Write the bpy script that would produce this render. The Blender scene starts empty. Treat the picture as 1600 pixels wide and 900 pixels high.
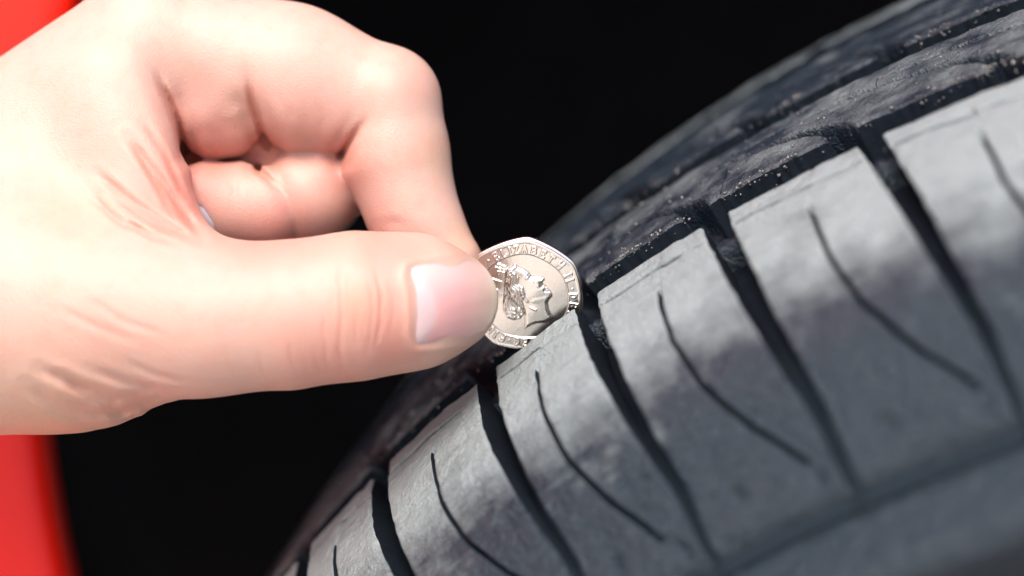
import bpy, math, random
import numpy as np
from mathutils import Matrix, Vector

# ------------------------------------------------------------------ camera, sky, sun, exposure
scn = bpy.context.scene
COL = scn.collection
D = 360.0            # mm, camera to the plane of focus
S = 0.107            # mm in the plane of focus per pixel of the 1600 wide photograph
TC = np.array([207.448, 48.783, -240.838])            # tyre centre (mm, camera aligned axes)
AX = np.array([-0.21181, -0.90676, -0.36459]); AX /= np.linalg.norm(AX)   # axle, outwards
TR = 313.912         # tyre radius
CR = 648.4           # crown radius of the tread
PITCH = math.atan2(-AX[2], -AX[1])                      # the axle is level in the world
cp, sp = math.cos(-PITCH), math.sin(-PITCH)
RX = np.array([[1, 0, 0], [0, cp, -sp], [0, sp, cp]])
Z0 = (RX @ TC)[2] - (TR - 3.0)

def W(p):
    """camera aligned millimetres -> world metres (z up, ground at 0)"""
    q = np.asarray(p, float) @ RX.T
    q = q - np.array([0, 0, Z0])
    return q * 0.001

cam = bpy.data.cameras.new("camera")
cam_o = bpy.data.objects.new("camera", cam); COL.objects.link(cam_o)
cam_o.location = W([0, -D, 0])
cam_o.rotation_euler = (math.pi / 2 - PITCH, 0, 0)
cam.sensor_width = 36.0
cam.lens = 36.0 * D / (1600 * S)
cam.clip_start = 0.01; cam.clip_end = 500.0
cam.dof.use_dof = True
cam.dof.focus_distance = (D - 1.0) * 0.001
cam.dof.aperture_fstop = 5.8
cam.dof.aperture_blades = 9
scn.camera = cam_o

SUN_EL, SUN_AZ = math.radians(66), math.radians(200)      # azimuth from +Y, clockwise
sun_dir = Vector((math.sin(SUN_AZ) * math.cos(SUN_EL), math.cos(SUN_AZ) * math.cos(SUN_EL), math.sin(SUN_EL)))
world = bpy.data.worlds.new("World"); scn.world = world; world.use_nodes = True
wn = world.node_tree
sky = wn.nodes.new("ShaderNodeTexSky"); sky.sky_type = 'NISHITA'; sky.sun_disc = False
sky.sun_elevation = SUN_EL; sky.sun_rotation = SUN_AZ
sky.air_density = 1.0; sky.dust_density = 7.0; sky.ozone_density = 1.0
wn.links.new(sky.outputs[0], wn.nodes["Background"].inputs[0])
wn.nodes["Background"].inputs[1].default_value = 0.15
sun = bpy.data.lights.new("sun", 'SUN'); sun.energy = 1.55; sun.angle = math.radians(30); sun.color = (1.0, 0.965, 0.925)
sun_o = bpy.data.objects.new("sun", sun); COL.objects.link(sun_o)
sun_o.rotation_euler = sun_dir.to_track_quat('Z', 'Y').to_euler()
sun_o.location = (0, -1, 3)
vs = scn.view_settings
scn.display_settings.display_device = 'sRGB'
vs.view_transform = 'Standard'; vs.look = 'None'; vs.gamma = 1.0; vs.use_curve_mapping = False
vs.exposure = 1.08
scn.cycles.use_denoising = True
scn.cycles.max_bounces = 8

rng = np.random.default_rng(7)

# ------------------------------------------------------------------ helpers
def proj(P):
    k = D / (P[..., 1] + D)
    return np.stack([800 + P[..., 0] * k / S, 450 - P[..., 2] * k / S], -1)

def at(px, py, y=0.0):
    """a point at depth y (mm) seen at pixel (px, py) of the photograph"""
    k = (D + y) / D * S
    return np.array([(px - 800) * k, y, (450 - py) * k])

def empty(name, loc, label=None, cat=None, kind=None):
    o = bpy.data.objects.new(name, None); COL.objects.link(o); o.location = loc
    o.empty_display_size = 0.02
    if label: o["label"] = label
    if cat: o["category"] = cat
    if kind: o["kind"] = kind
    return o

def obj(name, verts, faces, mats, parent=None, smooth=True, attrs=None, midx=None):
    v = np.asarray(verts, float)
    loc = np.zeros(3)
    q = parent
    while q is not None:
        loc += np.array(q.location); q = q.parent
    me = bpy.data.meshes.new(name)
    me.from_pydata((v - loc).tolist(), [], [tuple(int(i) for i in f) for f in faces])
    if not isinstance(mats, (list, tuple)): mats = [mats]
    for m in mats: me.materials.append(m)
    if smooth: me.polygons.foreach_set("use_smooth", np.ones(len(me.polygons), bool))
    if midx is not None: me.polygons.foreach_set("material_index", np.asarray(midx, np.int32))
    for k, a in (attrs or {}).items():
        a = np.asarray(a, np.float32)
        if a.ndim == 1:
            at_ = me.attributes.new(k, 'FLOAT', 'POINT'); at_.data.foreach_set("value", a)
        else:
            at_ = me.attributes.new(k, 'FLOAT_COLOR', 'POINT')
            if a.shape[1] == 3: a = np.hstack([a, np.ones((len(a), 1), np.float32)])
            at_.data.foreach_set("color", a.ravel())
    me.validate(); me.update()
    o = bpy.data.objects.new(name, me); COL.objects.link(o)
    if parent is not None: o.parent = parent
    return o

def grid_faces(nu, nv, off=0, flip=False):
    i, j = np.meshgrid(np.arange(nu - 1), np.arange(nv - 1), indexing='ij')
    a = off + i * nv + j
    f = np.stack([a, a + nv, a + nv + 1, a + 1], -1).reshape(-1, 4)
    return f[:, ::-1] if flip else f

class NT:
    def __init__(s, name):
        s.m = bpy.data.materials.new(name); s.m.use_nodes = True; s.t = s.m.node_tree
        s.b = s.t.nodes["Principled BSDF"]
    def n(s, typ, **kw):
        x = s.t.nodes.new(typ)
        for k, v in kw.items():
            if k.startswith("_"): setattr(x, k[1:], v)
            else:
                key = int(k[1:]) if k[0] == 'i' and k[1:].isdigit() else k.replace("__", " ")
                x.inputs[key].default_value = v
        return x
    def l(s, a, b): s.t.links.new(a, b)
    def math(s, op, a, b=None, clamp=False):
        x = s.t.nodes.new("ShaderNodeMath"); x.operation = op; x.use_clamp = clamp
        for i, q in enumerate((a, b)):
            if q is None: continue
            if isinstance(q, (int, float)): x.inputs[i].default_value = q
            else: s.l(q, x.inputs[i])
        return x.outputs[0]
    def mix(s, f, a, b, blend='MIX'):
        x = s.t.nodes.new("ShaderNodeMix"); x.data_type = 'RGBA'; x.blend_type = blend
        for k, q in ((0, f), (6, a), (7, b)):
            if isinstance(q, (int, float)): x.inputs[k].default_value = q
            elif isinstance(q, tuple): x.inputs[k].default_value = q + ((1,) if len(q) == 3 else ())
            else: s.l(q, x.inputs[k])
        return x.outputs[2]
    def noise(s, scale, detail=4, rough=0.55, vec=None):
        x = s.n("ShaderNodeTexNoise", Scale=scale, Detail=detail, Roughness=rough)
        s.l(vec if vec is not None else s.pos(), x.inputs["Vector"]); return x.outputs[0]
    def pos(s):
        if not hasattr(s, "_p"):
            s._p = s.n("ShaderNodeNewGeometry").outputs["Position"]
        return s._p
    def ramp(s, f, stops):
        x = s.n("ShaderNodeValToRGB"); e = x.color_ramp.elements
        while len(e) < len(stops): e.new(0.5)
        for q, (p, c) in zip(e, stops):
            q.position = p; q.color = c if len(c) == 4 else tuple(c) + (1,)
        s.l(f, x.inputs[0]); return x.outputs[0]
    def attr(s, name, vec=False):
        x = s.n("ShaderNodeAttribute"); x.attribute_name = name
        return x.outputs["Color" if vec else "Fac"]
    def bump(s, h, strength, dist):
        x = s.n("ShaderNodeBump", Strength=strength, Distance=dist)
        s.l(h, x.inputs["Height"]); return x

# ------------------------------------------------------------------ materials
def mat_rubber():
    t = NT("tyre_rubber"); b = t.b
    wear_shade = t.attr("wear_shade")
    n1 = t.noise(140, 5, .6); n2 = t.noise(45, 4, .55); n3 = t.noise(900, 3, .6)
    f = t.math('ADD', wear_shade, t.math('MULTIPLY', t.math('SUBTRACT', n1, .5), .75))
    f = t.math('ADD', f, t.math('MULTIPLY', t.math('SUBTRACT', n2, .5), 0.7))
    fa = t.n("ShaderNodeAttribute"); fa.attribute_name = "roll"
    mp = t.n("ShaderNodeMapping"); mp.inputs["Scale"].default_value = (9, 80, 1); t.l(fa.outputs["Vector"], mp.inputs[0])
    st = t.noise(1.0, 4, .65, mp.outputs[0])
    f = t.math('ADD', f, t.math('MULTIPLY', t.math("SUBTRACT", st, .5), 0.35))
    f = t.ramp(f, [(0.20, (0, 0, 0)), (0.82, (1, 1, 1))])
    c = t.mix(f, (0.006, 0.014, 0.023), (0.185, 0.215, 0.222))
    c = t.mix(t.math('MULTIPLY', t.math('MULTIPLY', t.math('SUBTRACT', n3, .5, True), 1.6, True), f), c, (0.30, 0.30, 0.285))
    t.l(c, b.inputs["Base Color"])
    r = t.math('ADD', t.math('MULTIPLY', n3, 0.4), t.math('ADD', t.math('MULTIPLY', f, 0.3), 0.14))
    t.l(r, b.inputs["Roughness"])
    b.inputs["Specular IOR Level"].default_value = 0.38
    h = t.math('ADD', t.math('MULTIPLY', n3, 0.5), t.math('MULTIPLY', t.noise(350, 4, .6), 0.8))
    h = t.math('ADD', h, t.math('MULTIPLY', t.noise(2400, 2, .6), 0.45))
    h = t.math('ADD', h, t.math('MULTIPLY', st, 0.5))
    pv = t.n('ShaderNodeTexVoronoi', Scale=420.0); t.l(t.pos(), pv.inputs['Vector'])
    h = t.math('ADD', h, t.math('MULTIPLY', t.math('LESS_THAN', pv.outputs['Distance'], 0.16), -0.7))
    bp = t.bump(h, 1.0, 0.0010); t.l(bp.outputs[0], b.inputs["Normal"])
    return t.m

def mat_rubber_dark():  # rubber with the shade of grooves and sipes put into its colour
    t = NT("groove_shade_rubber"); b = t.b
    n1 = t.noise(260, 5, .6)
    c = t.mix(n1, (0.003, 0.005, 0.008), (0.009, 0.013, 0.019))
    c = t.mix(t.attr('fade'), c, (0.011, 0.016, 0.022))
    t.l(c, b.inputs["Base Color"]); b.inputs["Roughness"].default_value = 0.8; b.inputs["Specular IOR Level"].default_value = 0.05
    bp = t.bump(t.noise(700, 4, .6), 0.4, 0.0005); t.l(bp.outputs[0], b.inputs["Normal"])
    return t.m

def mat_grit():
    t = NT("wet_grit"); b = t.b
    c = t.mix(t.noise(300, 2, .5), (0.03, 0.032, 0.035), (0.20, 0.19, 0.175))
    t.l(c, b.inputs["Base Color"]); b.inputs["Roughness"].default_value = 0.12
    b.inputs["Coat Weight"].default_value = 0.6
    return t.m

def mat_skin():
    t = NT("skin"); b = t.b
    red = t.math('MULTIPLY', t.attr("red"), 0.85, True); tan = t.attr("tan"); crease = t.attr("crease")
    n1 = t.noise(90, 4, .55); n2 = t.noise(420, 3, .6)
    base = t.mix(n1, (0.43, 0.265, 0.215), (0.47, 0.32, 0.268))
    base = t.mix(t.math('ADD', t.math('MULTIPLY', red, 1.0), t.math('MULTIPLY', t.math('SUBTRACT', n1, .5), .45), True), base, (0.47, 0.17, 0.135))
    base = t.mix(t.math('MULTIPLY', t.math('SUBTRACT', t.noise(240, 4, .6), .48, True), 1.6, True), base, (0.48, 0.225, 0.17))
    base = t.mix(tan, base, (0.42, 0.255, 0.155))
    base = t.mix(t.math('MULTIPLY', crease, 0.5), base, (0.55, 0.17, 0.115))
    base = t.mix(t.math('MULTIPLY', t.math('SUBTRACT', n2, .55, True), .8, True), base, (0.46, 0.215, 0.165))
    t.l(base, b.inputs["Base Color"])
    b.inputs["Roughness"].default_value = 0.48
    b.inputs["Specular IOR Level"].default_value = 0.4
    b.inputs["Subsurface Weight"].default_value = 0.55
    b.inputs["Subsurface Radius"].default_value = (1.0, 0.35, 0.18)
    b.inputs["Subsurface Scale"].default_value = 0.004
    v = t.n("ShaderNodeTexVoronoi", Scale=1500.0); v.feature = 'DISTANCE_TO_EDGE'
    nv = t.n("ShaderNodeTexNoise", Scale=300.0); t.l(t.pos(), nv.inputs["Vector"])
    mv = t.n("ShaderNodeVectorMath"); mv.operation = 'MULTIPLY_ADD'
    t.l(nv.outputs["Color"], mv.inputs[0]); mv.inputs[1].default_value = (.002, .002, .002); t.l(t.pos(), mv.inputs[2])
    t.l(mv.outputs[0], v.inputs["Vector"])
    # fine lines that run with the folds of the skin
    uv = t.n("ShaderNodeAttribute"); uv.attribute_name = "flow"
    mp = t.n("ShaderNodeMapping"); mp.inputs["Scale"].default_value = (34, 260, 60); t.l(uv.outputs["Vector"], mp.inputs[0])
    fl = t.math('MULTIPLY', t.math('ABSOLUTE', t.math('SUBTRACT', t.noise(1.0, 3, .6, mp.outputs[0]), .5)), t.attr("lines"))
    h = t.math('ADD', t.math('MULTIPLY', t.math('MINIMUM', v.outputs["Distance"], 0.25), 1.4), t.math('MULTIPLY', t.noise(260, 5, .65), 0.9))
    h = t.math('ADD', h, t.math('MULTIPLY', fl, 5.0))
    bp = t.bump(h, 0.28, 0.0003); t.l(bp.outputs[0], b.inputs["Normal"])
    return t.m

def mat_nail():
    t = NT("nail"); b = t.b
    t.l(t.attr("tint", True), b.inputs["Base Color"])
    b.inputs["Roughness"].default_value = 0.28
    b.inputs["Subsurface Weight"].default_value = 0.3
    b.inputs["Subsurface Radius"].default_value = (1.0, 0.4, 0.25)
    b.inputs["Subsurface Scale"].default_value = 0.002
    b.inputs["Coat Weight"].default_value = 0.5; b.inputs["Coat Roughness"].default_value = 0.14
    bp = t.bump(t.noise(180, 3, .5), 0.12, 0.0006); t.l(bp.outputs[0], b.inputs["Normal"])
    return t.m

def mat_coin():
    t = NT("coin_metal"); b = t.b
    n1 = t.noise(500, 4, .6)
    c = t.mix(n1, (0.84, 0.785, 0.725), (0.91, 0.865, 0.815))
    c = t.mix(t.math("MULTIPLY", t.attr("dirt_shade"), .95), c, (0.17, 0.12, 0.09))
    t.l(c, b.inputs["Base Color"]); b.inputs["Metallic"].default_value = 1.0
    t.l(t.math('ADD', t.math('MULTIPLY', n1, .18), .16), b.inputs["Roughness"])
    bp = t.bump(t.noise(1600, 3, .6), 0.12, 0.0002); t.l(bp.outputs[0], b.inputs["Normal"])
    return t.m

def mat_paint():
    t = NT("red_paint"); b = t.b
    c = t.mix(t.noise(30, 2, .5), (0.86, 0.010, 0.002), (0.90, 0.013, 0.003))
    t.l(c, b.inputs["Base Color"]); b.inputs["Roughness"].default_value = 0.35
    b.inputs["Coat Weight"].default_value = 0.3; b.inputs["Coat Roughness"].default_value = 0.06; b.inputs["Specular IOR Level"].default_value = 0.1
    return t.m

def mat_liner():
    t = NT("black_liner"); b = t.b
    c = t.mix(t.noise(60, 4, .6), (0.0022, 0.0022, 0.0026), (0.007, 0.006, 0.0075))
    t.l(c, b.inputs["Base Color"]); b.inputs["Roughness"].default_value = 0.9
    b.inputs["Specular IOR Level"].default_value = 0.1
    return t.m

def mat_ground():
    t = NT("paving"); b = t.b
    n = t.noise(6, 6, .6); n2 = t.noise(180, 4, .65)
    c = t.mix(n, (0.38, 0.355, 0.32), (0.46, 0.43, 0.39))
    c = t.mix(t.math('MULTIPLY', n2, .5), c, (0.28, 0.26, 0.24))
    t.l(c, b.inputs["Base Color"]); b.inputs["Roughness"].default_value = 0.9
    bp = t.bump(n2, 0.5, 0.003); t.l(bp.outputs[0], b.inputs["Normal"])
    return t.m

def mat_hair():
    t = NT("body_hair"); t.b.inputs["Base Color"].default_value = (0.05, 0.025, 0.015, 1); t.b.inputs["Roughness"].default_value = 0.5
    return t.m

RUB, DRK, GRIT, SKIN, NAIL = mat_rubber(), mat_rubber_dark(), mat_grit(), mat_skin(), mat_nail()
COIN, PAINT, LINER, GROUND, HAIR = mat_coin(), mat_paint(), mat_liner(), mat_ground(), mat_hair()

# ------------------------------------------------------------------ ground
g = 60.0
go = obj("ground", [(-g, -g, 0), (g, -g, 0), (g, g, 0), (-g, g, 0)], [(0, 1, 2, 3)], GROUND, smooth=False)
go["kind"] = "structure"

# ------------------------------------------------------------------ car wing with wheel arch
car = empty("car", W([-120, 95, -150]), "glossy red car wing with the rounded edge of its black wheel arch, behind the hand", "car")
def arch_pt(phi, rho, y):
    c = at(78 + 1830, 470, 0)
    return c + np.array([-math.cos(phi) * rho, 0, math.sin(phi) * rho]) + np.array([0, y, 0])
RA = 1830 * S * (D + 92) / D
def arch_center(): 
    c = at(1880, 470, 92); return c
AC = arch_center()
phis = np.radians(np.linspace(-75, 110, 150))
# profile across the panel edge: (radial distance outwards from the arch edge, depth)
prof = [(7.0, 26), (2.5, 22), (0.6, 14), (0.0, 6), (0.6, 2.0), (2.6, 0.4), (6, 0.0), (14, -.6), (26, -1.0), (45, 0), (80, 4), (130, 14), (200, 40), (300, 95)]
V = []
for ph in phis:
    for (rr, yy) in prof:
        rad = RA + rr
        V.append(AC + np.array([-math.cos(ph) * rad, yy, math.sin(ph) * rad]))
V = np.array(V)
obj("wing_panel", W(V), grid_faces(len(phis), len(prof)), PAINT, car)
lin = [(6.5, 24), (8, 40), (10, 90), (4, 190), (-30, 300), (-120, 345), (-RA + 2, 350)]
V = np.array([AC + np.array([-math.cos(ph) * (RA + rr), yy, math.sin(ph) * (RA + rr)]) for ph in np.radians(np.linspace(-115, 200, 120)) for (rr, yy) in lin])
obj("arch_liner", W(V), grid_faces(120, len(lin)), LINER, car)

# ------------------------------------------------------------------ tyre
UPV = np.array([-.57, 0, .82]); TN = UPV - AX * (UPV @ AX); TN /= np.linalg.norm(TN)
TT = np.cross(TN, AX)
def ty(l, r, thd):
    th = np.radians(np.asarray(thd, float)); l = np.asarray(l, float); r = np.asarray(r, float)
    return TC + AX * l[..., None] + r[..., None] * (np.cos(th)[..., None] * TN + np.sin(th)[..., None] * TT)
def crown(l): return TR - (np.asarray(l, float) + 41) ** 2 / (2 * CR)
R0 = float(crown(0))
def catmull(pts, n):
    pts = np.array(pts, float); out = []
    P = np.vstack([2 * pts[0] - pts[1], pts, 2 * pts[-1] - pts[-2]])
    for i in range(1, len(P) - 2):
        tt = np.linspace(0, 1, n, endpoint=False)[:, None]
        out.append(.5 * ((2 * P[i]) + (-P[i - 1] + P[i + 1]) * tt + (2 * P[i - 1] - 5 * P[i] + 4 * P[i + 1] - P[i + 2]) * tt ** 2 + (-P[i - 1] + 3 * P[i] - 3 * P[i + 1] + P[i + 2]) * tt ** 3))
    return np.vstack(out + [pts[-1:]])
PF = catmull([(0, R0), (12, R0 - 1.6), (22, R0 - 4.0), (31, R0 - 8.5), (39, R0 - 15), (46, R0 - 23.5), (54.95, TR - 34.3), (58.6, TR - 40.2)], 30)
SL = np.concatenate([[0], np.cumsum(np.hypot(*np.diff(PF, axis=0).T))])
TG = np.gradient(PF, SL, axis=0); TG /= np.linalg.norm(TG, axis=1)[:, None]
def prof_at(v):
    l = np.interp(v, SL, PF[:, 0]); r = np.interp(v, SL, PF[:, 1])
    tl = np.interp(v, SL, TG[:, 0]); tr = np.interp(v, SL, TG[:, 1])
    return l, r, -tr, tl                      # position and outward normal in the (l, r) plane
def shp(v, thd, h):
    l, r, nl, nr = prof_at(v)
    return ty(l + nl * h, r + nr * h, thd)

tyre = empty("tyre", W(TC - np.array([0, 0, 0])) * np.array([1, 1, 0]) , "worn grey black tyre with blocky shoulder tread, coin in its outer groove", "tyre")

def vnoise(n, m, cells_u, cells_v, seed):
    r = np.random.default_rng(seed); g_ = r.random((cells_u + 2, cells_v + 2))
    u = np.linspace(0, cells_u, n); v = np.linspace(0, cells_v, m)
    iu = u.astype(int); iv = v.astype(int); fu = u - iu; fv = v - iv
    fu = fu * fu * (3 - 2 * fu); fv = fv * fv * (3 - 2 * fv)
    a = g_[iu][:, iv]; b = g_[iu + 1][:, iv]; c = g_[iu][:, iv + 1]; d = g_[iu + 1][:, iv + 1]
    return (a * (1 - fu)[:, None] + b * fu[:, None]) * (1 - fv) + (c * (1 - fu)[:, None] + d * fu[:, None]) * fv - .5

gv = [0, 12, 25, 40, 50, 66]; gg = [0, .5, 1.05, 1.55, 1.85, 2.05]
def gshift(v): return np.interp(v, gv, gg)
def gapw(v): return np.interp(v, [0, 25, 40, 55, 66], [0.88, .80, .64, .42, .32])
def floor_depth(v): return np.interp(v, [0, 20, 34, 46, 56, 65], [7.6, 7.2, 5.8, 3.2, 2.0, 1.4])
def dish(v): return -2.6 * np.exp(-((v - 66.5) / 2.4) ** 2)        # the hollow line above the sidewall ridge

# blocks: (left edge, right edge) in degrees at the inner edge
edges = [(-9.3, -5.1), (-4.25, -0.9), (-0.05, 3.9), (4.8, 9.15), (9.95, 14.35)]
pit = [4.3, 5.1, 4.2, 4.8, 5.2, 4.2]
x = -10.2; k = 0
while x > -31:
    w_ = pit[k % 6] - .88; edges.insert(0, (x - w_, x)); x -= pit[k % 6]; k += 1
x = 15.25; k = 2
while x < 31:
    w_ = pit[k % 6] - .88; edges.append((x, x + w_)); x += pit[k % 6]; k += 1

def shoulder_block(tl, tr_, seed, name="tread_block", mirror=False, coarse=False):
    w0 = tr_ - tl; sc = w0 / 3.95
    step = 2.5 if coarse else 1.0
    vv = [0, .25, .55, 1.0, 1.6] + list(np.arange(2.4, 5.6, .8))
    vv += [5.9, 6.3, 6.6, 6.9, 7.2, 7.6, 8.1]
    vv += list(np.arange(9, 60.1, step)) + [61.5, 62.5, 63.5, 64.3, 65, 65.8, 66.6, 67.4, 68.2]
    vv = np.array(vv)
    nL = 6 if coarse else 16
    e = np.array([0, .012, .03, .06])
    sv = [0, 14.5, 29, 39, 48, 57.6, 70]; so = [2.62, 2.62, 3.0, 3.5, 4.37, 5.65, 7.2]
    ths = tl + np.interp(vv, sv, so) * sc
    L = tl + gshift(vv); Rr = tr_ + gshift(vv) + (.88 - gapw(vv))
    us = np.clip((ths - L) / (Rr - L), .2, .86)
    hw = np.interp(vv, [14, 30, 58], [.38, .46, .7]) / 5.48 / (Rr - L)      # half width of the sipe as a fraction
    dep = np.interp(vv, [13.2, 14.8, 40, 55, 58.5], [0, 3.2, 3.0, 1.6, 0])
    jr = np.random.default_rng(seed + 9); ths = ths + jr.normal(0, .05) + .10 * np.sin(vv / 9 + jr.uniform(0, 6))
    base = np.concatenate([e, np.linspace(.1, .97, nL), [1.0]])
    base2 = np.concatenate([[0, .03], np.linspace(.09, .9, nL), 1 - e[::-1]])
    U = []; H = []
    for i, v in enumerate(vv):
        a, wv = us[i], hw[i]
        u = np.concatenate([base * (a - wv), [a - wv * .8, a, a + wv * .8], (a + wv) + base2 * (1 - a - wv)])
        h = np.zeros_like(u); n1 = len(base)
        h[n1:n1 + 3] = -dep[i] * np.array([.9, 1, .9])
        U.append(u); H.append(h)
    U = np.array(U); H = np.array(H)
    wmm = (Rr - L)[:, None] * 5.48
    de = np.minimum(U, 1 - U) * wmm                                  # distance to the side edges
    H -= .3 * np.clip(1 - de / .55, 0, 1) ** 2 * np.interp(vv, [0, 54, 64], [1, 1, .2])[:, None]
    H -= .35 * np.clip(1 - vv / .8, 0, 1)[:, None] ** 2
    vl = 6.3 + .8 * np.clip(U, 0, 1)
    H -= (.75 * np.exp(-((vv[:, None] - vl) / .34) ** 2)) * (np.clip(de / .8, 0, 1))
    H += .5 * vnoise(len(vv), U.shape[1], 14, 5, seed) * np.clip(de / 1.5, 0, 1) + .25 * vnoise(len(vv), U.shape[1], 30, 12, seed + 1)
    H += dish(vv)[:, None]
    PIN = np.zeros_like(H)
    for (dv, du) in ((57, .3), (60.5, .86)):                          # moulding pin marks
        pin = np.exp(-(((vv[:, None] - dv) / 1.0) ** 2 + ((U - du) * wmm / 1.0) ** 2)); H -= 1.7 * pin; PIN = np.maximum(PIN, pin)
    # uneven, nibbled edges
    r = np.random.default_rng(seed + 5)
    jL = np.interp(vv, np.linspace(0, 69, 40), r.normal(0, .014, 40)); jR = np.interp(vv, np.linspace(0, 69, 40), r.normal(0, .014, 40))
    TH = L[:, None] + jL[:, None] + U * (Rr + jR - L - jL)[:, None]
    ev = np.interp(U[0], np.linspace(0, 1, 24), r.normal(0, .12, 24))
    VV = vv[:, None] + ev[None, :] * np.clip(1 - vv / 2.5, 0, 1)[:, None] + 0 * U
    P = shp_m(VV, TH, H, mirror)
    nv, nu = U.shape
    wear_shade = np.interp(VV, [0, 8, 22, 30, 39, 66], [.92, .9, .85, .6, .2, -.05]) + 0 * U  # contact wear, with the shoulder's lit-to-shaded change put into the colour
    wear_shade = wear_shade - .9 * np.exp(-((VV - vl) / .4) ** 2) * (de > .8) - 1.2 * PIN
    if mirror: wear_shade = wear_shade * .5
    verts = [P.reshape(-1, 3)]; W_ = [wear_shade.ravel()]
    faces = [grid_faces(nv, nu, 0, flip=mirror)]
    n0 = nv * nu
    # walls
    def wall(idx, Vb, Tb, Hb, flip):
        nonlocal n0
        q = shp_m(Vb, Tb, Hb, mirror); q2 = shp_m(Vb * 1.0, Tb, Hb * .45, mirror)
        top = P.reshape(-1, 3)[idx]
        m = len(idx)
        blk = np.vstack([top, q2, q]); verts.append(blk); W_.append(np.concatenate([np.full(m, .1), np.full(m, -.2), np.full(m, -.3)]))
        faces.append(grid_faces(3, m, n0, flip ^ mirror)); n0 += 3 * m
    allidx = np.arange(nv * nu).reshape(nv, nu)
    fd = floor_depth(vv) + .6
    wall(allidx[:, 0], vv, L - .05, -fd, True)
    wall(allidx[:, -1], vv, Rr + .05, -fd, False)
    wall(allidx[0, :], np.full(nu, -.5), TH[0], np.full(nu, -8.4), False)
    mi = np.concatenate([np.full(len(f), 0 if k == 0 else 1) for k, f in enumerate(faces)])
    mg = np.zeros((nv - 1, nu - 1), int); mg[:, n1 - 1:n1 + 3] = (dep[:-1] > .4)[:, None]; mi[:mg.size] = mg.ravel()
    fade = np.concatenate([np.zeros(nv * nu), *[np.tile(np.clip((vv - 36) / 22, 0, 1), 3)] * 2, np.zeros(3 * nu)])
    o = obj(name, W(np.vstack(verts)), np.vstack(faces), [RUB, DRK], tyre, attrs={"wear_shade": np.concatenate(W_), "fade": fade, "roll": np.vstack([np.stack([TH.ravel() * .0548, VV.ravel() * .01, np.full(TH.size, seed * .37)], 1), np.zeros((len(fade) - TH.size, 3))])}, midx=mi)
    return o

def shp_m(v, th, h, mirror):
    """point on the shoulder surface; mirrored about the middle of the tread for the far shoulder"""
    v = np.asarray(v, float)
    neg = np.minimum(v, 0)
    l, r, nl, nr = prof_at(np.maximum(v, 0))
    l = l + neg
    ll = l + nl * h; rr = r + nr * h
    if mirror: ll = -82 - ll
    return ty(ll, rr, th)

for i, (a, b) in enumerate(edges):
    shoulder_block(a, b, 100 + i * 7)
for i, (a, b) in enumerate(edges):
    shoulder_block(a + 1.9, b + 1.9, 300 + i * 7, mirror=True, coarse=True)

# tie bars that bridge the side grooves at their inner end
for i in range(len(edges) - 1):
    a, b = edges[i][1], edges[i + 1][0]
    vv = np.array([.3, .8, 2, 3.2, 4.4, 5.2, 5.8]); hh = np.array([-8, -4.2, -3.4, -3.3, -3.8, -5.2, -8])
    th = np.linspace(a - .1, b + .1, 9)
    r = np.random.default_rng(900 + i)
    VV, TH = np.meshgrid(vv, th, indexing='ij')
    HH = hh[:, None] + r.normal(0, .25, TH.shape)
    P = shp_m(VV, TH + gshift(VV), HH, False)
    obj("tie_bar", W(P.reshape(-1, 3)), grid_faces(7, 9, 0), RUB, tyre, attrs={"wear_shade": np.full(63, -.05)})

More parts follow.
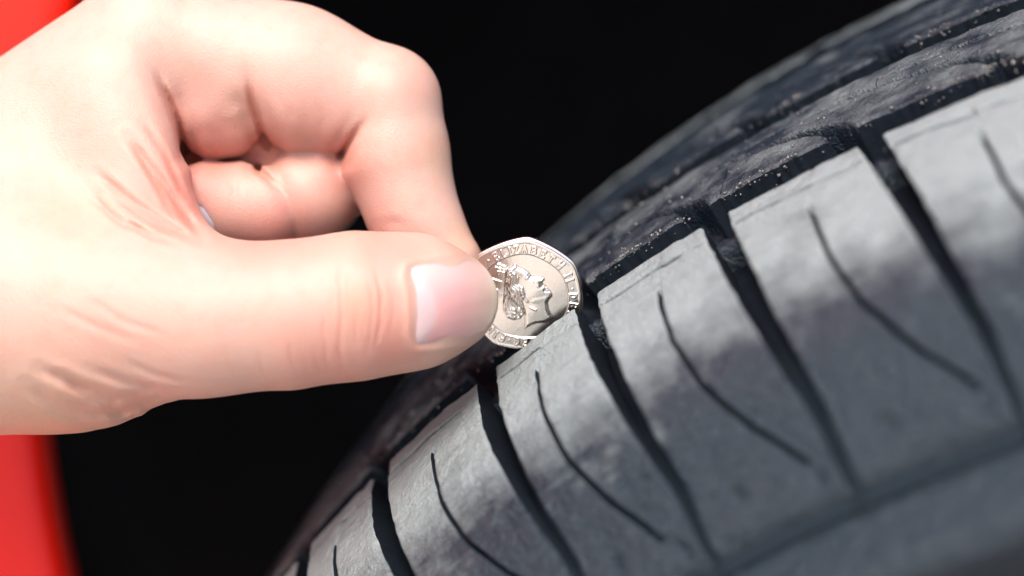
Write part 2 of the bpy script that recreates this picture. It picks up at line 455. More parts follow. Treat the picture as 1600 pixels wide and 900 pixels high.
# ribs between the grooves, one segment per pitch
def rib(l0, l1, thA, thB, seed, notch=True, WR=.30):
    dl = .32; n_th = int((thB - thA) * 5.48 / .34); n_l = int((l0 - l1) / dl)
    th = np.linspace(thA, thB, n_th); q = np.linspace(0, l0 - l1, n_l)     # q: distance from the near edge
    q = np.concatenate([[0, .12], q[1:-1], [q[-1] - .12, q[-1]]]) if False else q
    TH, Q = np.meshgrid(th, q, indexing='ij')
    s = (TH - thA) * 5.48; Lp = (thB - thA) * 5.48; wd = l0 - l1
    H = .30 * vnoise(n_th, n_l, 8, 9, seed) + .18 * vnoise(n_th, n_l, 26, 30, seed + 1)
    de = np.minimum(Q, wd - Q)
    H -= .5 * np.clip(1 - de / 1.0, 0, 1) ** 2
    if notch:
        # slot: starts at the near edge, sweeps back along the rib and thins to a sipe
        best = np.full(TH.shape, 1e9); bw = np.zeros(TH.shape); bd = np.zeros(TH.shape)
        for off in (0, Lp, -Lp):
            pts = [(-1.0, 2.2, 7), (2.5, 2.0, 7), (6, 1.5, 6.5), (9.5, 1.0, 5.5), (13, .65, 4), (16, .5, 3), (18.0, .48, 2.4), (19.4, .44, 2.0), (20.4, .4, 1.6), (21.0, .3, .6)]
            ss = [Lp * .82, Lp * .78, Lp * .7, Lp * .55, Lp * .33, Lp * .05, -Lp * .2, -Lp * .5, -Lp * .8, -Lp * 1.0]
            for (A, B, sa, sb) in zip(pts[:-1], pts[1:], ss[:-1], ss[1:]):
                a = np.array([sa + off, A[0] * wd / 27]); b = np.array([sb + off, B[0] * wd / 27]); ab = b - a
                t = np.clip(((s - a[0]) * ab[0] + (Q - a[1]) * ab[1]) / (ab @ ab), 0, 1)
                d = np.hypot(s - a[0] - t * ab[0], Q - a[1] - t * ab[1])
                w_ = A[1] + (B[1] - A[1]) * t; dd = A[2] + (B[2] - A[2]) * t
                m = (d - w_) < best
                best = np.where(m, d - w_, best); bd = np.where(m, dd, bd)
        H -= bd * np.clip(.5 - best / .5, 0, 1)
        H -= .3 * np.exp(-np.clip(best, 0, 9) / .5)
        for (sx, qx, rr) in ((.45, 5.5, .8), (.12, 11, .6)):
            H -= .9 * np.exp(-(((s - Lp * sx) / rr) ** 2 + ((Q - qx) / rr) ** 2) ** 2)
    r = np.random.default_rng(seed + 3)
    ed = np.interp(np.linspace(0, 1, n_th), np.linspace(0, 1, 30), r.normal(0, .13, 30)); ed[0] = ed[-1] = 0
    Ls = l0 - Q + ed[:, None] * np.clip(1 - Q / 2.0, 0, 1)
    P = ty(Ls, crown(Ls) + H, TH)
    verts = [P.reshape(-1, 3)]; wear_shade = [np.where(H.ravel() < -1.0, .02, WR)]; faces = [grid_faces(n_th, n_l, 0, True)]
    n0 = n_th * n_l; idx = np.arange(n0).reshape(n_th, n_l)
    for col, out, fl in ((0, .8, False), (-1, -.8, True)):
        top = P[:, col]; Lb = Ls[:, col] + out
        bot = ty(Lb, crown(Lb) - 8.2, th); mid = .5 * (top + bot)
        verts.append(np.vstack([top, mid, bot])); wear_shade.append(np.concatenate([np.full(n_th, .2), np.full(n_th, .0), np.full(n_th, -.2)]))
        faces.append(grid_faces(3, n_th, n0, fl)); n0 += 3 * n_th
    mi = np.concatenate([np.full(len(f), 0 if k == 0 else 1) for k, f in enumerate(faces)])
    obj("tread_rib", W(np.vstack(verts)), np.vstack(faces), [RUB, DRK], tyre, midx=mi, attrs={"wear_shade": np.concatenate(wear_shade)})

cuts = [.5 * (edges[i][1] + edges[i + 1][0]) for i in range(len(edges) - 1)]
for i in range(len(cuts) - 1):
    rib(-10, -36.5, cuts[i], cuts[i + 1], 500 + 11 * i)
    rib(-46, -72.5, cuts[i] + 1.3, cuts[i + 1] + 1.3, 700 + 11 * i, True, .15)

# carcass: groove floors all the way round, and the sidewalls
th = np.arange(0, 361, 1.0)
vs_ = np.concatenate([np.arange(0, 63, 3.0), [63, 65, 67]])
flo = [(l, float(crown(l)) - 7.6) for l in np.arange(-80, 0, 4.0)]
l, r, nl, nr = prof_at(vs_); d_ = floor_depth(vs_)
near = list(zip(l - nl * d_, r - nr * d_)); far = [(-82 - a, b) for a, b in near][::-1]
pr = np.array(far + flo + near)
TH, I = np.meshgrid(th, np.arange(len(pr)), indexing='ij')
fd_ = np.concatenate([np.clip((vs_[::-1] - 36) / 22, 0, 1), np.zeros(len(flo)), np.clip((vs_ - 36) / 22, 0, 1)])
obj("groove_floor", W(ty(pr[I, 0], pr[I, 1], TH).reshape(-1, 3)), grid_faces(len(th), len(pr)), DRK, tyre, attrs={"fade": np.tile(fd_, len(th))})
def sidewall(mirror):
    l, r, nl, nr = prof_at(np.array([66.5, 67.4, 68.2]))
    p = [(l[0] - 2.6 * nl[0] - .2, r[0] - 2.6 * nr[0]), (l[1] - 1.9, r[1] - 1.0), (59.4, TR - 39.2), (61.2, TR - 40.4), (62.6, TR - 42.8), (62.7, TR - 45.0), (61.4, TR - 48), (59.2, TR - 52), (58.2, TR - 58), (58.0, TR - 66), (57.4, TR - 78), (55.5, TR - 92), (51, TR - 104), (43, TR - 112), (36, TR - 116), (20, TR - 117)]
    p = catmull(p, 5)
    if mirror: p[:, 0] = -82 - p[:, 0]
    th = np.arange(0, 360.5, .5)
    TH, I = np.meshgrid(th, np.arange(len(p)), indexing='ij')
    P = ty(p[I, 0], p[I, 1], TH)
    obj("sidewall", W(P.reshape(-1, 3)), grid_faces(len(th), len(p), 0, mirror), RUB, tyre, attrs={"wear_shade": np.full(P.shape[0] * P.shape[1], -.15)})
sidewall(False); sidewall(True)

# wet grit along the edges
def grit(n, seed):
    r = np.random.default_rng(seed); V = []; F = []
    ico = np.array([(0, 0, 1), (1, 0, 0), (0, 1, 0), (-1, 0, 0), (0, -1, 0), (0, 0, -1)], float)
    fa = [(0, 1, 2), (0, 2, 3), (0, 3, 4), (0, 4, 1), (5, 2, 1), (5, 3, 2), (5, 4, 3), (5, 1, 4)]
    C = []; CL = r.uniform(-18, 18, 26)
    for i in range(n):
        th_ = r.choice(CL) + r.normal(0, .55) if r.random() < .75 else r.uniform(-18, 18); k = r.random()
        if k < .38: l_ = -10 + r.normal(0, .5); h = -abs(r.normal(0, 1.0)) if l_ > -10 else 0
        elif k < .6: l_ = -46 + r.normal(0, .6); h = -abs(r.normal(0, 1.0)) if l_ > -46 else 0
        elif k < .75: l_ = r.uniform(-36, -10); h = 0
        elif k < .9: l_ = r.uniform(-9, -1); h = -7.4
        else: l_ = r.uniform(0.3, 8); h = -.05
        if k >= .9:
            inb = any(a + .1 < th_ < b - .1 for a, b in edges)
            if not inb: continue
            p = shp_m(np.array(l_), np.array(th_), np.array(0.), False)
        else: p = ty(np.array(l_), np.array(float(crown(l_)) + h), np.array(th_))
        C.append((p, min(.6, .08 + abs(r.normal(0, .16))) * (1 if k < .75 else .7)))
    for p, s in C:
        o = len(V); M = r.normal(0, 1, (3, 3)); Q, _ = np.linalg.qr(M)
        V += list(p + (ico * s * r.uniform(.6, 1.2, (6, 1))) @ Q); F += [tuple(o + j for j in f) for f in fa]
    ob = obj("road_grit", W(np.array(V)), F, GRIT, tyre, smooth=True); ob["kind"] = "stuff"
grit(1300, 5)

# ------------------------------------------------------------------ coin
CPX = np.array([818.44, 462.78]); CU = np.array([-55.97, -49.2]); CVv = np.array([52.12, -46.16]); RI = 77.05
CE1 = np.array([CU[0] / RI, -.17, -CU[1] / RI]); CE1 /= np.linalg.norm(CE1)
CE2 = np.array([CVv[0] / RI, -.315, -CVv[1] / RI]); CE2 -= CE1 * (CE1 @ CE2); CE2 /= np.linalg.norm(CE2)
CN = np.cross(CE1, CE2)
if CN[1] > 0: CN = -CN
CY = 2.5
CC = at(CPX[0], CPX[1], CY); IR = RI * S; OR = IR * 1.315
def px2coin(p):
    p = np.asarray(p, float)
    # meet the view ray with the coin plane
    d = np.stack([(p[..., 0] - 800) * S, np.full(p.shape[:-1], D), (450 - p[..., 1]) * S], -1)
    o = np.array([0, -D, 0.]); t = ((CC - o) @ CN) / (d @ CN)
    q = o + d * t[..., None] - CC
    return np.stack([q @ CE1, q @ CE2], -1)
def reul(a, b, rc, k=.25):
    """signed distance to a curved seven sided outline"""
    wd = rc * (1 + math.cos(math.pi / 7))
    ds = np.stack([np.hypot(a - rc * math.cos(i * 2 * math.pi / 7), b - rc * math.sin(i * 2 * math.pi / 7)) - wd for i in range(7)])
    return k * np.log(np.exp(ds / k).sum(0))
def seg(a, b, p, q):
    ab = q - p; t = np.clip(((a - p[0]) * ab[0] + (b - p[1]) * ab[1]) / (ab @ ab + 1e-12), 0, 1)
    return np.hypot(a - p[0] - t * ab[0], b - p[1] - t * ab[1])
def poly_sd(a, b, pts):
    d = np.full(a.shape, 1e9); ins = np.zeros(a.shape, bool); n = len(pts)
    for i in range(n):
        p, q = pts[i], pts[(i + 1) % n]
        d = np.minimum(d, seg(a, b, p, q))
        c = ((p[1] > b) != (q[1] > b)) & (a < (q[0] - p[0]) * (b - p[1]) / (q[1] - p[1] + 1e-12) + p[0])
        ins ^= c
    return np.where(ins, d, -d)                  # positive inside
arcD = [(.0 + .62 * math.sin(t), .5 - .5 * math.cos(t)) for t in np.linspace(0, math.pi, 9)]
LET = {
 'E': [[(0, 0), (0, 1)], [(0, 1), (.58, 1), (.58, .84)], [(0, .52), (.42, .52)], [(0, 0), (.62, 0), (.62, .17)]],
 'L': [[(0, 0), (0, 1)], [(0, 0), (.55, 0), (.55, .18)]],
 'I': [[(0.1, 0), (0.1, 1)], [(0, 0), (.2, 0)], [(0, 1), (.2, 1)]],
 'Z': [[(0, .84), (0, 1), (.6, 1), (0, 0), (.62, 0), (.62, .17)]],
 'A': [[(0, 0), (.36, 1), (.72, 0)], [(.14, .36), (.58, .36)]],
 'B': [[(0, 0), (0, 1), (.32, 1), (.5, .88), (.5, .64), (.32, .53), (0, .53)], [(.32, .53), (.58, .4), (.58, .13), (.36, 0), (0, 0)]],
 'T': [[(.34, 0), (.34, 1)], [(0, .84), (0, 1), (.68, 1), (.68, .84)]],
 'H': [[(0, 0), (0, 1)], [(.66, 0), (.66, 1)], [(0, .52), (.66, .52)]],
 'D': [[(0, 0)] + arcD + [(0, 1), (0, 0)]],
 'G': [[(.66, .8), (.5, .97), (.28, .99), (.07, .78), (0, .5), (.07, .2), (.28, .01), (.5, .04), (.66, .18), (.66, .44), (.46, .44)]],
 'R': [[(0, 0), (0, 1), (.34, 1), (.54, .88), (.54, .64), (.34, .5), (0, .5)], [(.3, .5), (.64, 0)]],
 'F': [[(0, 0), (0, 1)], [(0, 1), (.58, 1), (.58, .84)], [(0, .52), (.42, .52)]],
 '.': [[(.1, .5), (.1, .52)]],
}
spots = [('.', 759, 403), ('E', 771, 394), ('L', 784, 387), ('I', 795, 384), ('Z', 806, 381.5), ('A', 820, 381), ('B', 836.5, 383), ('E', 851.5, 391), ('T', 865, 399.5), ('H', 878.5, 411), ('I', 890, 428), ('I', 893.3, 436.5), ('.', 896.5, 450.5), ('D', 898, 462), ('E', 897, 477),
         ('D', 762, 518), ('I', 772, 525.5), ('F', 783, 531), ('.', 794, 537), ('G', 807, 538)]
def coin_height(a, b):
    so = reul(a, b, OR, .14); si = reul(a, b, IR, .35)
    ss = lambda x, lo, hi: (lambda t: t * t * (3 - 2 * t))(np.clip((x - lo) / (hi - lo), 0, 1))
    h = .15 * ss(si, -.02, .14)                                   # raised border band
    h += .05 * np.exp(-((si - .12) / .14) ** 2)
    h += .08 * ss(so, -.75, -.35)                                 # outer rim
    h -= .45 * ss(so, -.16, .0) ** 2
    # letters round the border
    lh = 1.25
    d = np.full(a.shape, 1e9)
    ang = []
    pl = []
    for ch, x_, y_ in spots:
        q = px2coin((x_, y_)); pl.append((ch, math.atan2(q[1], q[0])))
    a0 = pl[14][1]; a1 = pl[19][1]
    sgn = -1 if math.sin(pl[8][1] - pl[7][1]) < 0 else 1
    span = (a1 - a0) * sgn % (2 * math.pi)
    fill = list("I.GRA.RE")
    for i, ch in enumerate(fill): pl.append((ch, a0 + sgn * span * (i + 1) / (len(fill) + 1)))
    a2 = pl[15][1]; span = (pl[0][1] - a2) * sgn % (2 * math.pi)
    for i, ch in enumerate(".DEF"): pl.append((ch, a2 + sgn * span * (i + 1) / 5.2))
    for ch, an in pl:
        er = np.array([math.cos(an), math.sin(an)]); et = np.array([-er[1], er[0]]) * sgn
        # radius of the band centre in that direction
        rr = np.linspace(6, 12, 200); ro = np.interp(0, reul(rr * er[0], rr * er[1], OR), rr); ri = np.interp(0, reul(rr * er[0], rr * er[1], IR, .35), rr)
        rm = ri + (ro - .5 - ri) * .5
        near_ = np.hypot(a - rm * er[0], b - rm * er[1]) < 1.6
        la = a[near_]; lb = b[near_]
        wmax = max(p[0] for st in LET[ch] for p in st); sx = lh * .82
        dd = np.full(la.shape, 1e9)
        for st in LET[ch]:
            for p, q in zip(st[:-1], st[1:]):
                f = lambda z: er * (rm + (z[1] - .5) * lh) + et * ((z[0] - wmax / 2) * sx)
                dd = np.minimum(dd, seg(la, lb, f(p), f(q)))
        d[near_] = np.minimum(d[near_], dd)
    h += .15 * ss(-d, -.22, -.12)
    # the head in relief, facing right
    Z = lambda pts: px2coin(np.array(pts, float) * .26667 + np.array([720, 340]))
    face = Z([(318, 272), (345, 292), (372, 302), (400, 322), (412, 344), (428, 346), (462, 346), (486, 352), (490, 366), (478, 378), (482, 392), (496, 398), (502, 412), (516, 422), (534, 442), (536, 462), (518, 478), (510, 500), (515, 535), (528, 562), (548, 586), (500, 612), (440, 618), (402, 634), (376, 650), (378, 600), (368, 540), (300, 480), (268, 400), (262, 330), (276, 300)])
    fd = poly_sd(a, b, face)
    head = .42 * ss(fd, -.03, .55) + ss(fd, 0, .8) * sum(w_ * np.exp(-((a - c_[0]) ** 2 + (b - c_[1]) ** 2) / r_ ** 2) for c_, r_, w_ in ((Z([(425, 430)])[0], 2.2, .35), (Z([(385, 330)])[0], 1.2, .15), (Z([(450, 540)])[0], 1.6, .18)))
    hair = Z([(270, 315), (300, 300), (330, 318), (345, 345), (340, 380), (370, 400), (382, 440), (366, 480), (374, 520), (374, 555), (352, 590), (310, 600), (272, 585), (250, 552), (248, 500), (254, 440), (258, 370)])
    hd = poly_sd(a, b, hair)
    px = (a * 0)
    wv = np.sin(13.0 * hd + 2.0 * np.sin(2.2 * b + .6 * a) + 1.2 * np.sin(3.7 * a)) * .6 + np.sin(8.0 * b - 5 * a + 2.0 * np.sin(2.9 * a)) * .4
    head += ss(hd, -.03, .3) * (.22 + .11 * wv)
    bun = Z([(256, 535), (300, 520), (350, 520), (374, 548), (352, 590), (310, 600), (272, 585)])
    head += .16 * ss(poly_sd(a, b, bun), -.05, .4)
    band = Z([(262, 300), (318, 268), (330, 288), (274, 330)])
    head += .24 * ss(poly_sd(a, b, band), -.04, .2)
    for (x0, y0), (x1, y1), w_, hh in [((200, 262), (262, 288), .16, .3), ((205, 290), (262, 300), .14, .28), ((215, 312), (258, 318), .13, .26), ((212, 262), (222, 330), .13, .22), ((232, 270), (240, 335), .13, .22), ((190, 358), (240, 375), .1, .3), ((214, 420), (236, 450), .1, .3), ((275, 375), (335, 352), .12, .25), ((335, 352), (345, 400), .12, .2)]:
        p, q = Z([(x0, y0), (x1, y1)]); head = np.maximum(head, head * .4 + hh * ss(-seg(a, b, p, q), -w_ * 1.5, -w_ * .4))
    # eye, lips, jaw, ear and necklace
    for (x0, y0), (x1, y1), w_, hh in [((398, 352), (416, 366), .14, -.16), ((478, 398), (496, 406), .12, -.16), ((492, 424), (512, 432), .12, -.16), ((384, 352), (404, 338), .14, .1), ((440, 372), (452, 390), .3, .1), ((372, 455), (392, 482), .22, .2), ((410, 520), (440, 532), .2, .16), ((452, 356), (480, 362), .2, .12), ((436, 480), (498, 470), .4, .1)]:
        p, q = Z([(x0, y0), (x1, y1)]); head = head + hh * ss(-seg(a, b, p, q), -w_ * 1.6, -w_ * .3)
    head = head * ss(-si, .05, .3)
    dirt_shade = .85 * np.exp(-((si + .03) / .07) ** 2) + .45 * np.exp(-((d - .2) / .05) ** 2) + .7 * np.exp(-((fd + .02) / .08) ** 2) + .55 * ss(hd, -.05, .1) * ss(-wv, .1, .8) + .5 * np.exp(-((hd + .02) / .06) ** 2)  # tarnish in the recesses, plus dark relief reflections put into the colour
    return h + head * 1.0, np.clip(dirt_shade, 0, 1)
n = 330
ax_ = np.linspace(-12, 12, n); A, B = np.meshgrid(ax_, ax_, indexing='ij')
# squash the grid onto the outline: points outside are pulled to the rim
so = reul(A, B, OR)
rad = np.hypot(A, B) + 1e-9; ux, uy = A / rad, B / rad
rr = np.linspace(9, 12.5, 141); ang = np.arctan2(B, A)
tb = np.linspace(-math.pi, math.pi, 721); R_of = np.array([np.interp(0, reul(rr * math.cos(t), rr * math.sin(t), OR, .14), rr) for t in tb])
RO = np.interp(ang, tb, R_of)
nr_, na_ = 190, 900
rf = np.concatenate([np.linspace(0.002, .70, 105), np.linspace(.703, 1.0, nr_ - 105)])
ta = np.linspace(-math.pi, math.pi, na_, endpoint=False); Ra = np.interp(ta, tb, R_of)
A = rf[:, None] * Ra * np.cos(ta); B = rf[:, None] * Ra * np.sin(ta)
H, DIRT_SHADE = coin_height(A, B)
P = CC + A[..., None] * CE1 + B[..., None] * CE2 + H[..., None] * CN
edge_h = H[-1]
side = []
for dz, sh in ((-.15, 0.06), (-1.45, .06), (-1.7, -.12)):
    side.append(CC + ((Ra + sh) * np.cos(ta))[:, None] * CE1 + ((Ra + sh) * np.sin(ta))[:, None] * CE2 + dz * CN)
back = CC + ((Ra * .5) * np.cos(ta))[:, None] * CE1 + ((Ra * .5) * np.sin(ta))[:, None] * CE2 - 1.6 * CN
back2 = CC + ((Ra * .001) * np.cos(ta))[:, None] * CE1 + ((Ra * .001) * np.sin(ta))[:, None] * CE2 - 1.6 * CN
allv = np.vstack([P.reshape(-1, 3)] + side + [back, back2])
nrow = nr_ + 5
def ring_faces(nrow, na):
    i, j = np.meshgrid(np.arange(nrow - 1), np.arange(na), indexing='ij'); j2 = (j + 1) % na
    return np.stack([i * na + j, (i + 1) * na + j, (i + 1) * na + j2, i * na + j2], -1).reshape(-1, 4)
fc = ring_faces(nrow, na_)
if np.cross(CE1, CE2) @ CN < 0: fc = fc[:, ::-1]
coin = obj("coin", W(allv), fc, COIN, attrs={"dirt_shade": np.concatenate([DIRT_SHADE.ravel(), np.zeros(len(allv) - DIRT_SHADE.size)])})
coin["label"] = "silver seven sided coin with a crowned head, held upright in the tyre groove"
coin["category"] = "coin"

# ------------------------------------------------------------------ hand
def rcone(p, a, ra, b, rb):
    ba = b - a; l2 = ba @ ba; rr = ra - rb; a2 = l2 - rr * rr; il2 = 1 / l2
    pa = p - a; y = pa @ ba; z = y - l2
    x2 = ((pa * l2 - y[:, None] * ba) ** 2).sum(1); y2 = y * y * l2; z2 = z * z * l2
    k = np.sign(rr) * rr * rr * x2
    o = (np.sqrt(x2 * a2 * il2) + y * rr) * il2 - ra
    o = np.where(np.sign(z) * a2 * z2 > k, np.sqrt(x2 + z2) * il2 - rb, o)
    o = np.where(np.sign(y) * a2 * y2 < k, np.sqrt(x2 + y2) * il2 - ra, o)
    return o
def smin(a, b, k):
    h = np.maximum(k - np.abs(a - b), 0) / k
    return np.minimum(a, b) - h * h * k * .25
def pt(px, py, y, r): return (at(px, py, y), r)
def chain(p, nodes, k):
    d = None
    for (a, ra), (b, rb) in zip(nodes[:-1], nodes[1:]):
        e = rcone(p, a, ra, b, rb); d = e if d is None else smin(d, e, k)
    return d
def ball(p, c):
    return np.linalg.norm(p - c[0], axis=1) - c[1]
THUMB = [pt(-60, 470, 6, 23.5), pt(330, 497, -8, 11.7), pt(450, 492, -9, 11.3), pt(555, 478, -8.5, 11.3), pt(645, 471, -6.5, 10.3), pt(704, 470, -3.8, 7.9)]
INDEX = [pt(235, 75, 14, 13.0), pt(455, 119, 13.5, 11.2), pt(600, 160, 12.5, 9.6), pt(617, 245, 12, 8.4), pt(645, 335, 11, 6.8), pt(705, 408, 9.2, 5.3)]
def hand_sdf(p):
    wrist = pt(-180, 430, 22, 22)
    g = chain(p, [pt(-1000, 640, 40, 30), pt(-420, 510, 34, 25), wrist], 8)
    g = smin(g, chain(p, THUMB[:2], 1), 12)
    g = smin(g, ball(p, pt(120, 500, 4, 17.0)), 9)
    g = smin(g, rcone(p, *pt(-150, 425, 24, 20.5), *INDEX[0]), 9)
    for (x, y, z, r) in ((225, 105, 33, 12.5), (210, 150, 50, 12), (195, 205, 64, 11)):
        g = smin(g, rcone(p, *pt(-190, 430, 32 + (z - 33) * .5, 19), *pt(x, y, z, r)), 9)
    g = smin(g, rcone(p, *pt(60, 360, 18, 23), *pt(145, 215, 11, 14)), 10)
    web = rcone(p, *pt(186, 140, 4.5, 7.6), *pt(258, 415, -4, 7.4))
    g = smin(g, web, 8)
    th = chain(p, THUMB[1:], 4)
    g = smin(g, th, 5)
    ix = smin(rcone(p, *INDEX[0], *INDEX[1]), rcone(p, *INDEX[1], *INDEX[2]), 6)
    ix = smin(ix, rcone(p, *pt(470, 152, 11, 8.8), *pt(520, 168, 11, 7.6)), 2.5)
    dist_ = chain(p, INDEX[2:], 5)
    ix = smin(ix, dist_, 1.6)
    g = smin(g, ix, 1.6)
    g = smin(g, rcone(p, *pt(318, 105, 13.5, 9.5), *pt(334, 168, 12.5, 8.9)), 2.2)
    # curled fingers behind
    mid = chain(p, [pt(225, 118, 30, 12), pt(530, 258, 21, 9)], 1)
    mid = smin(mid, rcone(p, *pt(530, 258, 21, 9), *pt(482, 305, 14.5, 8.1)), 1.5)
    mid = smin(mid, rcone(p, *pt(412, 326, 12.6, 7.4), *pt(322, 322, 12, 7.6)), .5)
    g = smin(g, mid, 1.0)
    ring = chain(p, [pt(210, 150, 50, 11.5), pt(490, 300, 45, 8.6), pt(400, 380, 36, 7.6), pt(330, 360, 32, 7)], 2)
    g = smin(g, ring, 1.0)
    lit = chain(p, [pt(195, 205, 64, 10.5), pt(430, 350, 60, 7.6), pt(370, 420, 52, 6.6), pt(310, 400, 48, 6.2)], 2)
    g = smin(g, lit, 1.0)
    return g

def surface_nets(F, org, h):
    nx, ny, nz = F.shape
    ins = F < 0
    corner = [(i, j, k) for i in (0, 1) for j in (0, 1) for k in (0, 1)]
    cnt = np.zeros((nx - 1, ny - 1, nz - 1), np.int8)
    for i, j, k in corner: cnt += ins[i:nx - 1 + i, j:ny - 1 + j, k:nz - 1 + k]
    act = np.argwhere((cnt > 0) & (cnt < 8))
    idm = np.full(cnt.shape, -1, np.int32); idm[tuple(act.T)] = np.arange(len(act))
    acc = np.zeros((len(act), 3)); num = np.zeros(len(act))
    vals = {c: F[act[:, 0] + c[0], act[:, 1] + c[1], act[:, 2] + c[2]] for c in corner}
    for c in corner:
        for ax in range(3):
            if c[ax] == 0:
                c2 = list(c); c2[ax] = 1; c2 = tuple(c2)
                a, b = vals[c], vals[c2]; m = (a < 0) != (b < 0)
                t = np.where(m, a / np.where(m, a - b, 1), 0)
                q = np.zeros((len(act), 3)) + np.array(c, float); q[:, ax] += t
                acc += q * m[:, None]; num += m
    V = (act + acc / num[:, None]) * h + org
    faces = []
    for ax in range(3):
        sl0 = [slice(1, -1)] * 3; sl0[ax] = slice(0, -1)
        a = ins[tuple(slice(None, -1) if q == ax else slice(None) for q in range(3))]
        b = ins[tuple(slice(1, None) if q == ax else slice(None) for q in range(3))]
        e = np.argwhere(a != b)
        u, v = (ax + 1) % 3, (ax + 2) % 3
        ok = (e[:, u] > 0) & (e[:, v] > 0) & (e[:, u] < F.shape[u] - 1) & (e[:, v] < F.shape[v] - 1)
        e = e[ok]; neg = a[tuple(e.T)]
        def cell(du, dv):
            q = e.copy(); q[:, u] -= du; q[:, v] -= dv; return idm[tuple(q.T)]
        f = np.stack([cell(1, 1), cell(0, 1), cell(0, 0), cell(1, 0)], 1)
        f[~neg] = f[~neg][:, ::-1]
        faces.append(f)
    return V, np.vstack(faces)

def hand_mesh(h):
    lo = np.array([-185.0, -28, -52]); hi = np.array([0.0, 84, 72])
    nc = np.ceil((hi - lo) / (h * 8)).astype(int)
    # coarse bricks of 8^3
    cc = np.stack(np.meshgrid(*[np.arange(k) for k in nc], indexing='ij'), -1).reshape(-1, 3)
    ctr = lo + (cc + .5) * h * 8
    dc = hand_sdf(ctr)
    n = nc * 8
    F = np.repeat(np.repeat(np.repeat(dc.reshape(nc), 8, 0), 8, 1), 8, 2).astype(np.float32)
    F = np.where(F < 0, -5, 5).astype(np.float32)
    nearb = cc[np.abs(dc) < h * 8 * .9 + 1.0]
    loc = np.stack(np.meshgrid(*[np.arange(8)] * 3, indexing='ij'), -1).reshape(-1, 3)
    for s in range(0, len(nearb), 1500):
        ix = (nearb[s:s + 1500, None] * 8 + loc[None]).reshape(-1, 3)
        F[tuple(ix.T)] = hand_full(lo + ix * h)
    return surface_nets(F, lo, h)

# creases and folds in the skin, placed in pixels of the photograph: (points, half width mm, depth mm, redness)
FOLDS = [
 ([(380, 80), (384, 120), (392, 160), (404, 195), (418, 232)], 2.2, 1.3, .15, 2),
 ([(384, 110), (388, 140), (395, 168), (406, 197), (417, 228)], .6, .9, .8, 1),
 ([(590, 165), (562, 200), (544, 224), (533, 244)], 1.8, .9, .15, 2),
 ([(580, 178), (560, 201), (543, 226), (533, 243)], .6, .9, .8, 1),
 ([(446, 316), (436, 298), (422, 282), (400, 262)], 1.5, 1.0, .1, 2),
 ([(446, 312), (437, 299), (424, 284), (402, 264)], .6, .9, .7, 1),
 ([(236, 60), (240, 95), (252, 132), (266, 160), (278, 195), (288, 240)], 1.8, .9, .15, 2),
 ([(240, 100), (252, 134), (266, 162), (278, 195), (287, 235)], .65, .7, .8, 1),
 ([(372, 175), (345, 205), (315, 228)], 2.6, .5, .1, 0),
 # web of the thumb
 ([(150, 270), (210, 318), (262, 352), (312, 380)], .7, 0.57, 0.60),
 ([(170, 300), (225, 342), (282, 375)], .6, 0.45, 0.48),
 ([(200, 215), (245, 275), (285, 330), (318, 375)], .8, 0.63, 0.72),
 ([(222, 190), (258, 240), (290, 310)], .6, 0.42, 0.60),
 ([(140, 305), (190, 350), (232, 362)], .6, 0.42, 0.42),
 ([(190, 340), (240, 372), (285, 384)], .5, 0.38, 0.36),
 ([(215, 240), (250, 300), (275, 345)], .5, 0.33, 0.48),
 # thumb knuckle
 ([(532, 400), (529, 440), (533, 490), (530, 545), (536, 580)], .36, .30, .35),
 ([(588, 425), (596, 460), (594, 505), (584, 550)], .36, .30, .35),
 ([(575, 430), (582, 470), (580, 520), (572, 560)], .32, .2, .25),
 ([(560, 470), (556, 500), (557, 545)], .32, .18, .2),
 ([(508, 480), (505, 520), (512, 585)], .34, .2, .2),
 ([(450, 520), (455, 560), (470, 592)], .34, .2, .15),
 ([(610, 440), (616, 480), (608, 530)], .34, .16, .15),
 ([(350, 530), (358, 565), (372, 598)], .34, .15, .15),
 ([(400, 540), (408, 572), (420, 598)], .34, .15, .15),
 ([(490, 540), (496, 565), (506, 590)], .34, .18, .2),
 ([(545, 420), (541, 450), (544, 500)], .3, .14, .2),
 ([(600, 460), (603, 490), (599, 515)], .3, .14, .2),
 ([(520, 440), (518, 470), (522, 500)], .3, .12, .15),
 # heel of the thumb
 ([(95, 590), (140, 622), (190, 640), (250, 628)], 1.0, 0.72, .25),
 ([(60, 575), (120, 600), (180, 622), (240, 618)], .9, 0.59, .2),
 ([(100, 625), (150, 645), (205, 650)], .9, 0.59, .2),
 ([(140, 575), (200, 600), (262, 612)], .8, 0.39, .15),
 ([(40, 600), (90, 640), (150, 660)], 1.0, 0.39, .1),
 ([(190, 560), (240, 585), (300, 600)], .6, 0.21, .1),
 ([(90, 480), (150, 510), (215, 535)], .7, 0.18, .1),
 ([(130, 460), (190, 500), (260, 525)], .6, 0.16, .1),
 # bent index finger
 ([(440, 150), (452, 175), (450, 205)], .5, .12, .2),
 ([(470, 160), (478, 185), (474, 215)], .5, .10, .2),
 ([(500, 160), (506, 185), (500, 215)], .5, .10, .2),
 ([(580, 250), (600, 268), (612, 300)], .45, .08, .1),
 ([(600, 225), (622, 250), (628, 290)], .45, .07, .1),
 ([(592, 352), (615, 348), (640, 352)], .8, .25, .3),
 ([(362, 268), (364, 300), (362, 340)], .4, .14, .2),
 ([(372, 268), (374, 300), (372, 335)], .35, .10, .15),
]
def pix_seg(q, pts):
    d = np.full(len(q), 1e9)
    for a, b in zip(pts[:-1], pts[1:]):
        d = np.minimum(d, seg(q[:, 0], q[:, 1], np.array(a, float), np.array(b, float)))
    return d * S
